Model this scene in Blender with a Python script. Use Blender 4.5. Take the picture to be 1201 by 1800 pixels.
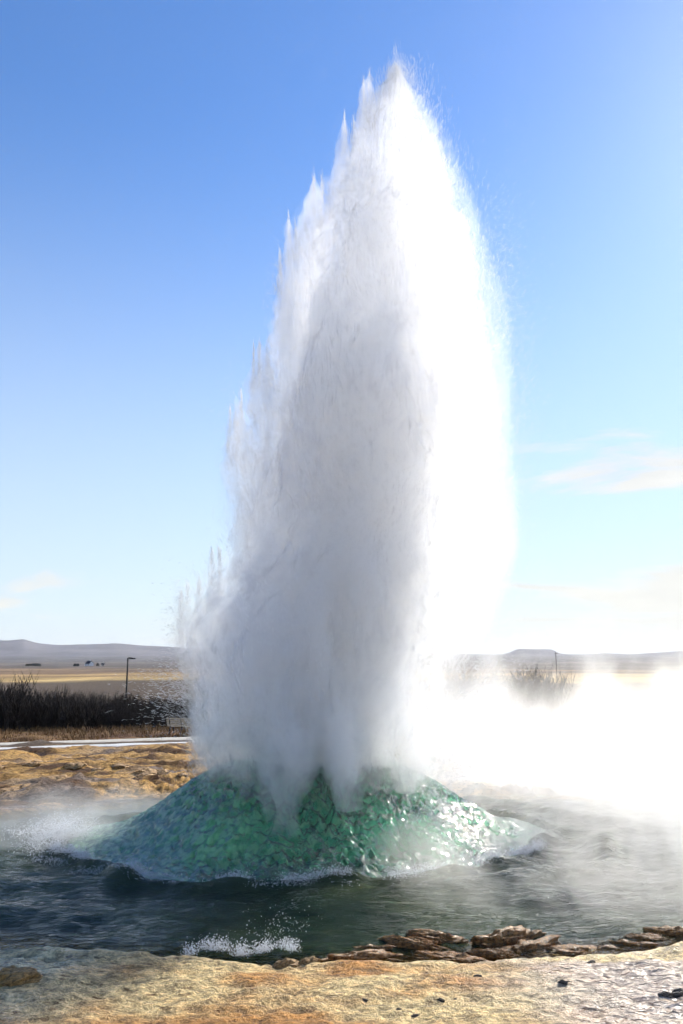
import bpy, math, random
import numpy as np
from mathutils import Vector

random.seed(7)
rng = np.random.default_rng(11)
for o in list(bpy.data.objects):
    bpy.data.objects.remove(o, do_unlink=True)
scene = bpy.context.scene
COL = scene.collection
R = math.radians

# ------------------------------------------------------------------ camera
CAM_Z = 2.4                      # eye height above the pool's water level
PITCH = math.atan(252 / 1402)
cam = bpy.data.cameras.new('Camera')
cam.sensor_fit = 'VERTICAL'
cam.sensor_height = 36.0
cam.lens = 36.0 * 1402 / 1800
cam.clip_start = 0.1
cam.clip_end = 60000
cam_ob = bpy.data.objects.new('Camera', cam)
COL.objects.link(cam_ob)
cam_ob.location = (0, 0, CAM_Z)
cam_ob.rotation_euler = (math.pi / 2 + PITCH, 0, 0)
scene.camera = cam_ob

# ------------------------------------------------------------------ sky, sun, exposure
SUN_AZ = R(38)                   # clockwise from +Y (to the right of the view axis)
SUN_EL = R(34)
world = bpy.data.worlds.new('World')
scene.world = world
world.use_nodes = True
wn, wl = world.node_tree.nodes, world.node_tree.links
wn.clear()


def build_world():
    out = wn.new('ShaderNodeOutputWorld')
    bg = wn.new('ShaderNodeBackground')
    bg.inputs['Strength'].default_value = 0.092
    sky = wn.new('ShaderNodeTexSky')
    sky.sky_type = 'NISHITA'
    sky.sun_disc = False
    sky.sun_elevation = SUN_EL
    sky.sun_rotation = SUN_AZ
    sky.air_density = 1.15
    sky.dust_density = 0.2
    sky.ozone_density = 5.5
    tc = wn.new('ShaderNodeTexCoord')
    # clouds: streaky noise in direction space, more of them towards the sun and low down
    mp = wn.new('ShaderNodeMapping')
    mp.inputs['Scale'].default_value = (2.6, 2.6, 15.0)
    mp.inputs['Location'].default_value = (4.1, 1.7, 0.35)
    wl.new(tc.outputs['Generated'], mp.inputs['Vector'])
    nz = wn.new('ShaderNodeTexNoise')
    nz.inputs['Scale'].default_value = 1.5
    nz.inputs['Detail'].default_value = 9
    nz.inputs['Roughness'].default_value = 0.58
    nz.inputs['Distortion'].default_value = 0.4
    wl.new(mp.outputs[0], nz.inputs['Vector'])
    sep = wn.new('ShaderNodeSeparateXYZ')
    wl.new(tc.outputs['Generated'], sep.inputs[0])
    band = wn.new('ShaderNodeFloatCurve')          # cloud cover by height above the horizon
    c = band.mapping.curves[0]
    pts = [(0, 0.70), (0.06, 0.70), (0.10, 0.56), (0.13, 0.30), (0.17, 0.30), (0.205, 0.66), (0.255, 0.62), (0.30, 0.2), (1, 0.05)]
    c.points[0].location = pts[0]
    c.points[1].location = pts[-1]
    for p in pts[1:-1]:
        c.points.new(*p)
    band.mapping.update()
    wl.new(sep.outputs['Z'], band.inputs['Value'])
    dt = wn.new('ShaderNodeVectorMath'); dt.operation = 'DOT_PRODUCT'
    dt.inputs[1].default_value = (math.sin(SUN_AZ + 0.25), math.cos(SUN_AZ + 0.25), 0)
    wl.new(tc.outputs['Generated'], dt.inputs[0])
    az = wn.new('ShaderNodeMapRange')
    az.inputs['From Min'].default_value = 0.72
    az.inputs['From Max'].default_value = 0.96
    az.inputs['To Min'].default_value = -0.24
    az.inputs['To Max'].default_value = 0.05
    wl.new(dt.outputs['Value'], az.inputs['Value'])
    a1 = wn.new('ShaderNodeMath'); a1.operation = 'ADD'
    wl.new(band.outputs[0], a1.inputs[0]); wl.new(az.outputs[0], a1.inputs[1])
    a2 = wn.new('ShaderNodeMath'); a2.operation = 'ADD'
    wl.new(a1.outputs[0], a2.inputs[0]); wl.new(nz.outputs['Fac'], a2.inputs[1])
    mr = wn.new('ShaderNodeMapRange'); mr.interpolation_type = 'SMOOTHSTEP'
    mr.inputs['From Min'].default_value = 0.98
    mr.inputs['From Max'].default_value = 1.16
    mr.inputs['To Max'].default_value = 0.85
    wl.new(a2.outputs[0], mr.inputs['Value'])
    mix = wn.new('ShaderNodeMix'); mix.data_type = 'RGBA'
    mix.inputs['B'].default_value = (6.9, 6.75, 6.4, 1)
    wl.new(mr.outputs[0], mix.inputs['Factor'])
    hs = wn.new('ShaderNodeHueSaturation')
    hs.inputs['Saturation'].default_value = 1.12
    wl.new(sky.outputs[0], hs.inputs['Color'])
    hs.inputs['Hue'].default_value = 0.506
    # milky air low over the horizon
    pale = wn.new('ShaderNodeMix'); pale.data_type = 'RGBA'
    pale.inputs['B'].default_value = (4.1, 4.7, 5.4, 1)
    lowm = wn.new('ShaderNodeMapRange'); lowm.interpolation_type = 'SMOOTHSTEP'
    lowm.inputs['From Min'].default_value = 0.62
    lowm.inputs['From Max'].default_value = -0.02
    lowm.inputs['To Max'].default_value = 0.80
    wl.new(sep.outputs['Z'], lowm.inputs['Value'])
    wl.new(lowm.outputs[0], pale.inputs['Factor'])
    wl.new(hs.outputs[0], pale.inputs['A'])
    wl.new(pale.outputs['Result'], mix.inputs['A'])
    nz2 = wn.new('ShaderNodeTexNoise')
    nz2.inputs['Scale'].default_value = 3.1
    nz2.inputs['Detail'].default_value = 6
    wl.new(mp.outputs[0], nz2.inputs['Vector'])
    cc = wn.new('ShaderNodeMix'); cc.data_type = 'RGBA'
    cc.inputs['A'].default_value = (4.3, 4.2, 3.9, 1)
    cc.inputs['B'].default_value = (6.0, 5.8, 5.3, 1)
    wl.new(nz2.outputs['Fac'], cc.inputs['Factor'])
    wl.new(cc.outputs['Result'], mix.inputs['B'])
    wl.new(mix.outputs['Result'], bg.inputs['Color'])
    wl.new(bg.outputs[0], out.inputs['Surface'])


build_world()
sun = bpy.data.lights.new('Sun', 'SUN')
sun.energy = 3.8
sun.angle = R(0.55)
sun.color = (1.0, 0.93, 0.81)
sun_ob = bpy.data.objects.new('Sun', sun)
COL.objects.link(sun_ob)
SUN_DIR = Vector((math.sin(SUN_AZ) * math.cos(SUN_EL), math.cos(SUN_AZ) * math.cos(SUN_EL), math.sin(SUN_EL)))
sun_ob.rotation_euler = SUN_DIR.to_track_quat('Z', 'Y').to_euler()
sun_ob.location = SUN_DIR * 40

scene.view_settings.view_transform = 'Standard'
scene.view_settings.look = 'None'
scene.view_settings.gamma = 1.0
scene.view_settings.exposure = 1.0
cy = scene.cycles
cy.use_denoising = True
cy.use_adaptive_sampling = True
cy.adaptive_threshold = 0.10
cy.adaptive_min_samples = 12
cy.max_bounces = 16
cy.diffuse_bounces = 2
cy.glossy_bounces = 2
cy.transmission_bounces = 4
cy.volume_bounces = 15
cy.transparent_max_bounces = 64
cy.volume_step_rate = 1.0
cy.volume_max_steps = 256
cy.sample_clamp_indirect = 8.0
cy.caustics_reflective = False
cy.caustics_refractive = False


# ------------------------------------------------------------------ helpers
def at(px, py, Y=None, z=None):
    """photo pixel -> world point on the plane y = Y or on the level z"""
    x, u = (px - 600.5) / 1402, (900 - py) / 1402
    d = np.array([x, math.cos(PITCH) - u * math.sin(PITCH), math.sin(PITCH) + u * math.cos(PITCH)])
    t = Y / d[1] if Y is not None else (z - CAM_Z) / d[2]
    return np.array([0, 0, CAM_Z]) + d * t


def _hash(ix, iy, iz, s):
    h = (ix.astype(np.int64) * 374761393 + iy.astype(np.int64) * 668265263 + iz.astype(np.int64) * 2147483647 + s * 974711) & 0x7fffffff
    h = ((h ^ (h >> 13)) * 1274126177) & 0x7fffffff
    h = ((h ^ (h >> 16)) * 2246822519) & 0x7fffffff
    return ((h ^ (h >> 15)) & 0xffff) / 32767.5 - 1.0


def noise(x, y, z=0.0, s=0):
    """smooth value noise about -1..1"""
    x, y = np.broadcast_arrays(np.asarray(x, float), np.asarray(y, float))
    z = np.broadcast_to(np.asarray(z, float), x.shape)
    i, j, k = np.floor(x), np.floor(y), np.floor(z)
    f = [x - i, y - j, z - k]
    f = [t * t * t * (t * (t * 6 - 15) + 10) for t in f]
    r = 0.0
    flat = not np.any(z)
    for c in range(2 if not flat else 1):
        wz = f[2] if c else 1 - f[2]
        for b in range(2):
            wy = f[1] if b else 1 - f[1]
            for a in range(2):
                wx = f[0] if a else 1 - f[0]
                r = r + _hash(i + a, j + b, k + c, s) * wx * wy * wz
    return r


def fbm(x, y, z=0.0, s=0, octv=4, gain=0.5, lac=2.03):
    r, a, q = 0.0, 1.0, 1.0
    z = np.asarray(z, float)
    for o in range(octv):
        r = r + a * noise(np.asarray(x) * q + 13.7 * o, np.asarray(y) * q + 7.1 * o, z * q, s + o)
        a *= gain
        q *= lac
    return r


def sstep(a, b, x):
    t = np.clip((x - a) / (b - a), 0, 1)
    return t * t * (3 - 2 * t)


def mesh_from(name, v, f, smooth=True):
    """v (n,3); f (m,3) or (m,4) int"""
    v = np.asarray(v, np.float32); f = np.asarray(f, np.int32)
    me = bpy.data.meshes.new(name)
    k = f.shape[1]
    me.vertices.add(len(v)); me.vertices.foreach_set('co', v.ravel())
    me.loops.add(f.size); me.loops.foreach_set('vertex_index', f.ravel())
    me.polygons.add(len(f)); me.polygons.foreach_set('loop_start', np.arange(len(f), dtype=np.int32) * k)
    me.update(calc_edges=True)
    me.polygons.foreach_set('use_smooth', np.full(len(f), smooth))
    me.update()
    return me


def grid_faces(nr, nc, wrap=False):
    r = np.arange(nr - 1)[:, None]
    c = np.arange(nc if wrap else nc - 1)[None, :]
    c2 = (c + 1) % nc
    return np.stack([r * nc + c, r * nc + c2, (r + 1) * nc + c2, (r + 1) * nc + c], -1).reshape(-1, 4)


def obj(name, me, mat=None, parent=None, label=None, cat=None, group=None, kind=None, loc=None):
    o = bpy.data.objects.new(name, me)
    COL.objects.link(o)
    if mat is not None and not me.materials:
        me.materials.append(mat)
    if parent is not None:
        o.parent = parent
    if label: o['label'] = label
    if cat: o['category'] = cat
    if group: o['group'] = group
    if kind: o['kind'] = kind
    if loc is not None: o.location = loc
    return o


def thing(name, label, cat, loc=(0, 0, 0), rz=0.0, group=None):
    o = bpy.data.objects.new(name, None)
    o.empty_display_size = 0.3
    COL.objects.link(o)
    o.location = loc
    o.rotation_euler = (0, 0, rz)
    o['label'] = label
    o['category'] = cat
    if group: o['group'] = group
    return o


def copy_tree(o, parent=None):
    c = o.copy()
    COL.objects.link(c)
    c.parent = parent
    for ch in o.children:
        copy_tree(ch, c)
    return c


def fattr(me, name, arr):
    a = me.attributes.new(name, 'FLOAT', 'POINT')
    a.data.foreach_set('value', np.asarray(arr, np.float32).ravel())


def cattr(me, name, arr):
    a = me.attributes.new(name, 'FLOAT_COLOR', 'POINT')
    rgba = np.ones((len(arr), 4), np.float32); rgba[:, :3] = arr
    a.data.foreach_set('color', rgba.ravel())


class Parts:
    """collects boxes and bars for one small mesh"""
    def __init__(s): s.v, s.f = [], []

    def box(s, c, d, rot=None):
        n = len(s.v)
        for k in range(8):
            p = Vector(((k & 1) - .5, ((k >> 1) & 1) - .5, ((k >> 2) & 1) - .5))
            p = Vector((p.x * d[0], p.y * d[1], p.z * d[2]))
            if rot is not None: p = rot @ p
            s.v.append(tuple(Vector(c) + p))
        for q in ((0, 2, 3, 1), (4, 5, 7, 6), (0, 1, 5, 4), (2, 6, 7, 3), (0, 4, 6, 2), (1, 3, 7, 5)):
            s.f.append([n + i for i in q])
        return s

    def tube(s, pts, rad, n=8):
        base = len(s.v)
        for i, p in enumerate(pts):
            p = Vector(p)
            d = (Vector(pts[min(i + 1, len(pts) - 1)]) - Vector(pts[max(i - 1, 0)])).normalized()
            q = d.to_track_quat('Z', 'Y')
            for k in range(n):
                a = 2 * math.pi * k / n
                s.v.append(tuple(p + q @ Vector((math.cos(a) * rad[i], math.sin(a) * rad[i], 0))))
        for i in range(len(pts) - 1):
            for k in range(n):
                s.f.append([base + i * n + k, base + i * n + (k + 1) % n, base + (i + 1) * n + (k + 1) % n, base + (i + 1) * n + k])
        s.f.append([base + k for k in range(n)][::-1])
        s.f.append([base + (len(pts) - 1) * n + k for k in range(n)])
        return s

    def mesh(s, name):
        me = bpy.data.meshes.new(name)
        me.from_pydata(s.v, [], s.f)
        me.update()
        return me


# ------------------------------------------------------------------ materials
class NT:
    def __init__(s, name):
        s.m = bpy.data.materials.new(name)
        s.m.use_nodes = True
        s.t = s.m.node_tree
        s.t.nodes.clear()
        s.out = s.t.nodes.new('ShaderNodeOutputMaterial')

    def n(s, typ, ins=None, **kw):
        nd = s.t.nodes.new('ShaderNode' + typ)
        for k, v in kw.items(): setattr(nd, k, v)
        for k, v in (ins or {}).items(): s.set(nd, k, v)
        return nd

    def set(s, nd, k, v):
        i = nd.inputs[k]
        if hasattr(v, 'outputs'): v = v.outputs[0]
        if isinstance(v, bpy.types.NodeSocket): s.t.links.new(v, i)
        else: i.default_value = v

    def noise(s, scale, detail=4, rough=0.55, vec=None, dist=0.0, mscale=None):
        if vec is None:
            vec = s.n('TexCoord').outputs['Object']
        if mscale is not None:
            vec = s.n('Mapping', {'Vector': vec, 'Scale': mscale}).outputs[0]
        return s.n('TexNoise', {'Vector': vec, 'Scale': scale, 'Detail': detail, 'Roughness': rough, 'Distortion': dist}).outputs['Fac']

    def ramp(s, v, lo, hi, a=0.0, b=1.0):
        return s.n('MapRange', {'Value': v, 'From Min': lo, 'From Max': hi, 'To Min': a, 'To Max': b}, interpolation_type='SMOOTHSTEP').outputs[0]

    def mixc(s, f, a, b, blend='MIX'):
        nd = s.n('Mix', data_type='RGBA', blend_type=blend)
        s.set(nd, 'Factor', f); s.set(nd, 'A', a); s.set(nd, 'B', b)
        return nd.outputs['Result']

    def math(s, op, a, b=0.0):
        nd = s.n('Math', operation=op)
        s.set(nd, 0, a); s.set(nd, 1, b)
        return nd.outputs[0]


def simple_mat(name, col, rough=0.7, var=0.25, scale=6.0, metal=0.0, bump=0.0):
    t = NT(name)
    nz = t.noise(scale, 5)
    dark = tuple(c * (1 - var) for c in col) + (1,)
    lite = tuple(min(1, c * (1 + var)) for c in col) + (1,)
    c = t.mixc(t.ramp(nz, .3, .7), dark, lite)
    b = t.n('BsdfPrincipled', {'Base Color': c, 'Roughness': rough, 'Metallic': metal})
    if bump:
        t.set(b, 'Normal', t.n('Bump', {'Height': t.noise(scale * 4, 6), 'Strength': bump, 'Distance': 0.05}).outputs[0])
    t.t.links.new(b.outputs[0], t.out.inputs['Surface'])
    return t.m


def ground_mat():
    t = NT('sinter_ground')
    geo = t.n('NewGeometry').outputs['Position']
    colr = t.n('Attribute', attribute_name='Col').outputs['Color']
    wet = t.n('Attribute', attribute_name='wet').outputs['Fac']
    near = t.n('Attribute', attribute_name='near').outputs['Fac']
    n1 = t.noise(9.0, 8, 0.62, geo, mscale=(1, 1.6, 1))
    n2 = t.noise(42.0, 6, 0.65, geo)
    f = t.math('ADD', t.math('MULTIPLY', n1, 0.65), t.math('MULTIPLY', n2, 0.35))
    k = t.ramp(f, .36, .64, 0.35, 1.4)
    kk = t.n('CombineXYZ', {'X': k, 'Y': t.math('MULTIPLY', k, k) if False else k, 'Z': k}).outputs[0]
    c = t.mixc(1.0, colr, kk, 'MULTIPLY')
    # rust coloured specks
    sp = t.ramp(t.noise(13.0, 6, 0.65, geo, mscale=(.7, 1.8, 1)), .55, .66, 0, 0.8)
    c = t.mixc(t.math('MULTIPLY', sp, near), c, (0.10, 0.040, 0.012, 1))
    rough = t.math('SUBTRACT', 0.85, t.math('MULTIPLY', wet, 0.72))
    rough = t.math('ADD', rough, t.math('MULTIPLY', t.math('SUBTRACT', n2, 0.5), 0.35))
    rough = t.math('MAXIMUM', rough, 0.10)
    b = t.n('BsdfPrincipled', {'Base Color': c, 'Roughness': rough, 'IOR': 1.36})
    rip = t.noise(9.0, 3, 0.5, geo, mscale=(.8, 2.2, 1), dist=.6)
    wetf = t.ramp(wet, .5, .9)
    hh = t.n('Mix', {'Factor': wetf, 'A': t.math('ADD', n1, t.math('MULTIPLY', n2, 0.5)), 'B': t.math('ADD', rip, t.math('MULTIPLY', n1, .3))}).outputs[0]
    b1 = t.n('Bump', {'Height': hh, 'Strength': 1.0, 'Distance': 0.06})
    t.set(b, 'Normal', b1.outputs[0])
    t.t.links.new(b.outputs[0], t.out.inputs['Surface'])
    return t.m


def water_mat():
    t = NT('pool_water')
    geo = t.n('NewGeometry').outputs['Position']
    dep = t.n('Attribute', attribute_name='depth').outputs['Fac']
    w1 = t.noise(5.0, 5, 0.6, geo, mscale=(0.7, 2.0, 1), dist=0.3)
    w2 = t.noise(15.0, 4, 0.6, geo, mscale=(1.0, 2.2, 1), dist=0.5)
    h = t.math('ADD', w1, t.math('MULTIPLY', w2, 0.5))
    nrm = t.n('Bump', {'Height': h, 'Strength': 0.8, 'Distance': 0.06}).outputs[0]
    murk = t.mixc(t.ramp(t.noise(0.7, 3, 0.5, geo), .35, .65), (0.010, 0.022, 0.013, 1), (0.040, 0.056, 0.026, 1))
    body = t.n('BsdfPrincipled', {'Base Color': murk, 'Roughness': 0.05, 'IOR': 1.24, 'Normal': nrm})
    gl = t.n('BsdfGlossy', {'Roughness': 0.06, 'Normal': nrm})
    tr = t.n('BsdfTransparent', {'Color': (0.80, 0.76, 0.55, 1)})
    fr = t.math('MULTIPLY', t.n('Fresnel', {'IOR': 1.33, 'Normal': nrm}).outputs[0], 0.6)
    clear = t.n('MixShader', {0: fr, 1: tr.outputs[0], 2: gl.outputs[0]})
    fin = t.n('MixShader', {0: t.ramp(dep, 0.01, 0.40, 0.0, 1.0), 1: clear.outputs[0], 2: body.outputs[0]})
    t.t.links.new(fin.outputs[0], t.out.inputs['Surface'])
    return t.m


def dome_mat():
    t = NT('dome_water')
    geo = t.n('NewGeometry').outputs['Position']
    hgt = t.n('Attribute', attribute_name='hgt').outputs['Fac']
    n1 = t.noise(9.0, 4, 0.6, geo, mscale=(1, 1, 0.7), dist=0.6)
    n2 = t.noise(30.0, 3, 0.6, geo, mscale=(1, 1, 0.5), dist=0.4)
    nrm = t.n('Bump', {'Height': t.math('ADD', n1, t.math('MULTIPLY', n2, 0.3)), 'Strength': 0.5, 'Distance': 0.04}).outputs[0]
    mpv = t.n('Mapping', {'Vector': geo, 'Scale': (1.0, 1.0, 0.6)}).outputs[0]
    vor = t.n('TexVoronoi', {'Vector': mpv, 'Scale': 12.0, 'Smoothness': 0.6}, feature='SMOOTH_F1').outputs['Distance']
    xg = t.ramp(t.n('SeparateXYZ', {0: geo}).outputs['X'], -0.7, -2.2, 0.0, 0.22)  # sun shining through the left side, painted in as lighter colour
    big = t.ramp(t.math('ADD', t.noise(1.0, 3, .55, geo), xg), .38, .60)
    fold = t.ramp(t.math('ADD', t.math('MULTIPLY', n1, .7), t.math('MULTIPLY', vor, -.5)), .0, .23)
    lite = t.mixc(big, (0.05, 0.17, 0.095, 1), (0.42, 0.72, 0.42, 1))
    dark = t.mixc(big, (0.020, 0.075, 0.045, 1), (0.10, 0.30, 0.17, 1))  # refraction's dark creases painted into the water's colour
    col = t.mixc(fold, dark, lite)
    nrm = t.n('Bump', {'Height': t.math('ADD', t.math('ADD', n1, t.math('MULTIPLY', vor, -.5)), t.math('MULTIPLY', n2, 0.3)), 'Strength': 0.55, 'Distance': 0.06}).outputs[0]
    dif = t.n('BsdfDiffuse', {'Color': col, 'Normal': nrm})
    tl = t.n('BsdfTranslucent', {'Color': col, 'Normal': nrm})
    mx = t.n('MixShader', {0: 0.5, 1: dif.outputs[0], 2: tl.outputs[0]})
    gl = t.n('BsdfGlossy', {'Roughness': 0.06, 'Normal': nrm})
    fr = t.math('MULTIPLY', t.n('Fresnel', {'IOR': 1.33, 'Normal': nrm}).outputs[0], 0.26)
    rf = t.n('BsdfRefraction', {'Color': (0.40, 0.78, 0.60, 1), 'Roughness': 0.02, 'IOR': 1.30, 'Normal': nrm})
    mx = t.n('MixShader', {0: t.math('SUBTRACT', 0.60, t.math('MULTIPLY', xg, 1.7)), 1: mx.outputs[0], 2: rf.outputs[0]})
    fin = t.n('MixShader', {0: fr, 1: mx.outputs[0], 2: gl.outputs[0]})
    t.t.links.new(fin.outputs[0], t.out.inputs['Surface'])
    return t.m


def spray_mat(name, density, alpha, g=0.55, fine=26.0):
    """mist body: scattering volume inside a thin broken skin of droplets"""
    t = NT(name)
    geo = t.n('NewGeometry').outputs['Position']
    n1 = t.noise(fine, 4, 0.65, geo, mscale=(1, 1, 0.28))
    n2 = t.noise(5.0, 4, 0.6, geo, mscale=(1, 1, 0.4))
    n3 = t.noise(2.1, 6, 0.62, geo, mscale=(1, 1, 0.42), dist=0.5)
    f = t.math('MULTIPLY', t.ramp(n3, .42, .66, 0.08, 1.0), t.ramp(n2, .35, .65, 0.35, 1.0))
    f = t.math('MULTIPLY', f, t.ramp(n1, .35, .72, 0.7, 1.0))
    f = t.math('MULTIPLY', f, alpha)
    if alpha <= 0:
        t.t.nodes.clear()
        t.out = t.t.nodes.new('ShaderNodeOutputMaterial')
        vs = t.n('VolumeScatter', {'Color': (0.996, 0.996, 0.997, 1), 'Density': density, 'Anisotropy': g})
        t.t.links.new(vs.outputs[0], t.out.inputs['Volume'])
        return t.m
    white = (0.93, 0.94, 0.96, 1)
    dif = t.n('BsdfDiffuse', {'Color': white})
    tl = t.n('BsdfTranslucent', {'Color': white})
    skin = t.n('MixShader', {0: 0.5, 1: dif.outputs[0], 2: tl.outputs[0]})
    tr = t.n('BsdfTransparent')
    sf = t.n('MixShader', {0: f, 1: tr.outputs[0], 2: skin.outputs[0]})
    t.t.links.new(sf.outputs[0], t.out.inputs['Surface'])
    vs = t.n('VolumeScatter', {'Color': (0.996, 0.996, 0.997, 1), 'Density': density, 'Anisotropy': g})
    t.t.links.new(vs.outputs[0], t.out.inputs['Volume'])
    return t.m


def droplet_mat(name='water_droplets', gloss=0.5):
    t = NT(name)
    white = (0.92, 0.94, 0.97, 1)
    dif = t.n('BsdfDiffuse', {'Color': white})
    tl = t.n('BsdfTranslucent', {'Color': white})
    a = t.n('MixShader', {0: 0.6, 1: dif.outputs[0], 2: tl.outputs[0]})
    gl = t.n('BsdfTransparent')
    b = t.n('MixShader', {0: gloss, 1: a.outputs[0], 2: gl.outputs[0]})
    t.t.links.new(b.outputs[0], t.out.inputs['Surface'])
    return t.m


def steam_mat(name, xa, xb, dens, th, zf):
    t = NT(name)
    geo = t.n('NewGeometry').outputs['Position']
    n1 = t.noise(0.62, 5, 0.6, geo, mscale=(1, 1, 0.5), dist=1.2)
    z = t.n('SeparateXYZ', {0: geo}).outputs['Z']
    x = t.n('SeparateXYZ', {0: geo}).outputs['X']
    thr = t.ramp(z, 0.05, zf[1] * .95, th[0], th[1])
    d = t.ramp(t.math('SUBTRACT', n1, thr), -0.02, 0.16, 0.0, 1.0)
    edge = t.math('MULTIPLY', t.ramp(z, zf[0], zf[1], 1, 0), t.ramp(x, xa, xb, 0, 1))
    d = t.math('MULTIPLY', t.math('MULTIPLY', d, edge), dens)
    vs = t.n('VolumeScatter', {'Color': (0.995, 0.98, 0.94, 1), 'Density': d, 'Anisotropy': 0.6})
    t.t.links.new(vs.outputs[0], t.out.inputs['Volume'])
    t.m.cycles.volume_step_rate = 0.25
    return t.m


M = {}
M['ground'] = ground_mat()
M['water'] = water_mat()
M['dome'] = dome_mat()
M['drop'] = droplet_mat()
M['foam'] = droplet_mat('white_foam', 0.12)
M['path'] = simple_mat('gravel_path', (0.42, 0.39, 0.33), 0.9, 0.2, 3.0)
M['runoff'] = simple_mat('pale_runoff_crust', (0.62, 0.60, 0.55), 0.35, 0.15, 2.0)
M['hills'] = simple_mat('far_hills', (0.105, 0.092, 0.098), 0.95, 0.35, 0.0022)
M['twig'] = simple_mat('bare_twigs', (0.014, 0.010, 0.008), 0.9, 0.3, 4.0)
M['stem'] = simple_mat('bare_stems', (0.022, 0.016, 0.012), 0.9, 0.3, 4.0)
M['grass'] = simple_mat('dry_grass', (0.20, 0.115, 0.045), 0.9, 0.45, 1.2)
M['rock'] = simple_mat('crusted_sinter', (0.34, 0.17, 0.055), 0.28, 0.65, 9.0, bump=0.8)
M['rockpale'] = simple_mat('pale_sinter', (0.36, 0.21, 0.075), 0.6, 0.6, 7.0, bump=0.6)
M['darkstone'] = simple_mat('dark_wet_stone', (0.08, 0.06, 0.045), 0.4, 0.4, 30.0, bump=0.4)
M['slat'] = simple_mat('weathered_slats', (0.42, 0.37, 0.28), 0.8, 0.25, 9.0)
M['iron'] = simple_mat('dark_iron', (0.02, 0.02, 0.02), 0.5, 0.3, 9.0)
M['wallw'] = simple_mat('white_render', (0.78, 0.78, 0.76), 0.8, 0.05, 0.5)
M['roofd'] = simple_mat('dark_roof', (0.035, 0.035, 0.04), 0.7, 0.2, 0.8)
M['glass'] = simple_mat('window_glass', (0.03, 0.035, 0.04), 0.15, 0.1, 1.0)
M['farleaf'] = simple_mat('far_conifer', (0.030, 0.036, 0.030), 0.9, 0.4, 0.9)


# ------------------------------------------------------------------ ground
POOL_C, POOL_RX, POOL_RY = np.array([0.9, 10.75]), 7.6, 3.75


def pool_rho(x, y):
    """1 on the shoreline, less inside the pool"""
    dx, dy = x - POOL_C[0], y - POOL_C[1]
    yy = dy - 0.09 * dx * (dy < 0)          # the near shore runs a little away to the right
    ang = np.arctan2(yy / POOL_RY, dx / POOL_RX)
    wob = 1 + 0.035 * noise(np.cos(ang) * 2.2 + 5, np.sin(ang) * 2.2, 0, 3) + 0.018 * noise(x * 1.6, y * 1.6, 0, 4)
    return np.hypot(dx / POOL_RX, yy / POOL_RY) / wob


ZD = np.array([0, 9, 14, 20, 30, 40, 48, 70, 150, 500, 1400, 3000, 6000, 9000, 14000])
ZH = np.array([.10, .10, .06, -.35, -1.05, -1.72, -2.1, -2.6, -4.1, -7.6, -15.6, -22, -9, 4, 20])


def base_z(x, y):
    d = np.hypot(x, np.maximum(y, 0))
    return np.interp(d, ZD, ZH)


def path_band(x, y):
    """signed metres across the gravel path: 0 on its middle line"""
    return (y - (40.6 + (x + 17) * 0.33)) / 1.05


def ground_z(x, y):
    z = base_z(x, y)
    d = np.hypot(x, y)
    rho = pool_rho(x, y)
    # pool basin
    rise = -0.9 * (1 - sstep(0.70, 1.0, rho)) - 0.10 * (1 - sstep(0.96, 1.03, rho))
    shore = sstep(1.0, 1.18, rho)
    nearf = 1 - sstep(60, 160, d)
    onpath = 1 - sstep(1.0, 2.2, np.abs(path_band(x, y)))
    onrun = 1 - sstep(0.6, 1.8, np.abs(path_band(x, y) + 3.9))
    back = sstep(11.5, 15, y) * (1 - sstep(44, 52, y)) * nearf
    # terraced crust behind the pool
    t = fbm(x * 0.42, y * 0.62, 0, 21, 5, .55)
    terr = np.round(t * 4) / 4 * 0.65 + t * 0.35
    lump = np.abs(fbm(x * 1.5, y * 1.9, 0, 31, 4, .55))
    fine = np.abs(fbm(x * 4.3, y * 5.5, 0, 36, 3, .6))
    rough = back * (terr * 0.20 + (0.42 - lump) * 0.11 + (0.3 - fine) * 0.10) * shore
    fg = (1 - sstep(9, 13, y))
    rough = rough + fg * sstep(.965, 1.05, rho) * (0.016 * fbm(x * 1.3, y * 2.0, 0, 41, 4) + 0.030 * (0.3 - np.abs(fbm(x * 4, y * 8, 0, 43, 4, .6))))
    lip = 0.05 * np.exp(-((rho - 1.04) / 0.03) ** 2) * (0.5 + noise(x * 1.7, y * 1.7, 0, 9)) * fg
    far = sstep(52, 70, d)
    rough = rough + far * nearf * 0.10 * fbm(x * .2, y * .2, 0, 51, 3)
    rough = rough + sstep(200, 1500, d) * 2.5 * fbm(x * .004, y * .004, 0, 52, 4)
    rough = rough * (1 - 0.95 * np.maximum(onpath, onrun))
    z = z + rise + rough + lip - 0.10 * (1 - shore) * fg
    return z


def graded(segs):
    """segs: list of (start, stop, step or growth) -> increasing coordinates"""
    out = []
    for a, b, s in segs:
        if s < 0:                                   # geometric growth
            n = max(2, int(abs(math.log(b / a)) / -s))
            out.append(np.geomspace(a, b, n, endpoint=False))
        else:
            out.append(np.arange(a, b, s))
    return np.concatenate(out)


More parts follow.
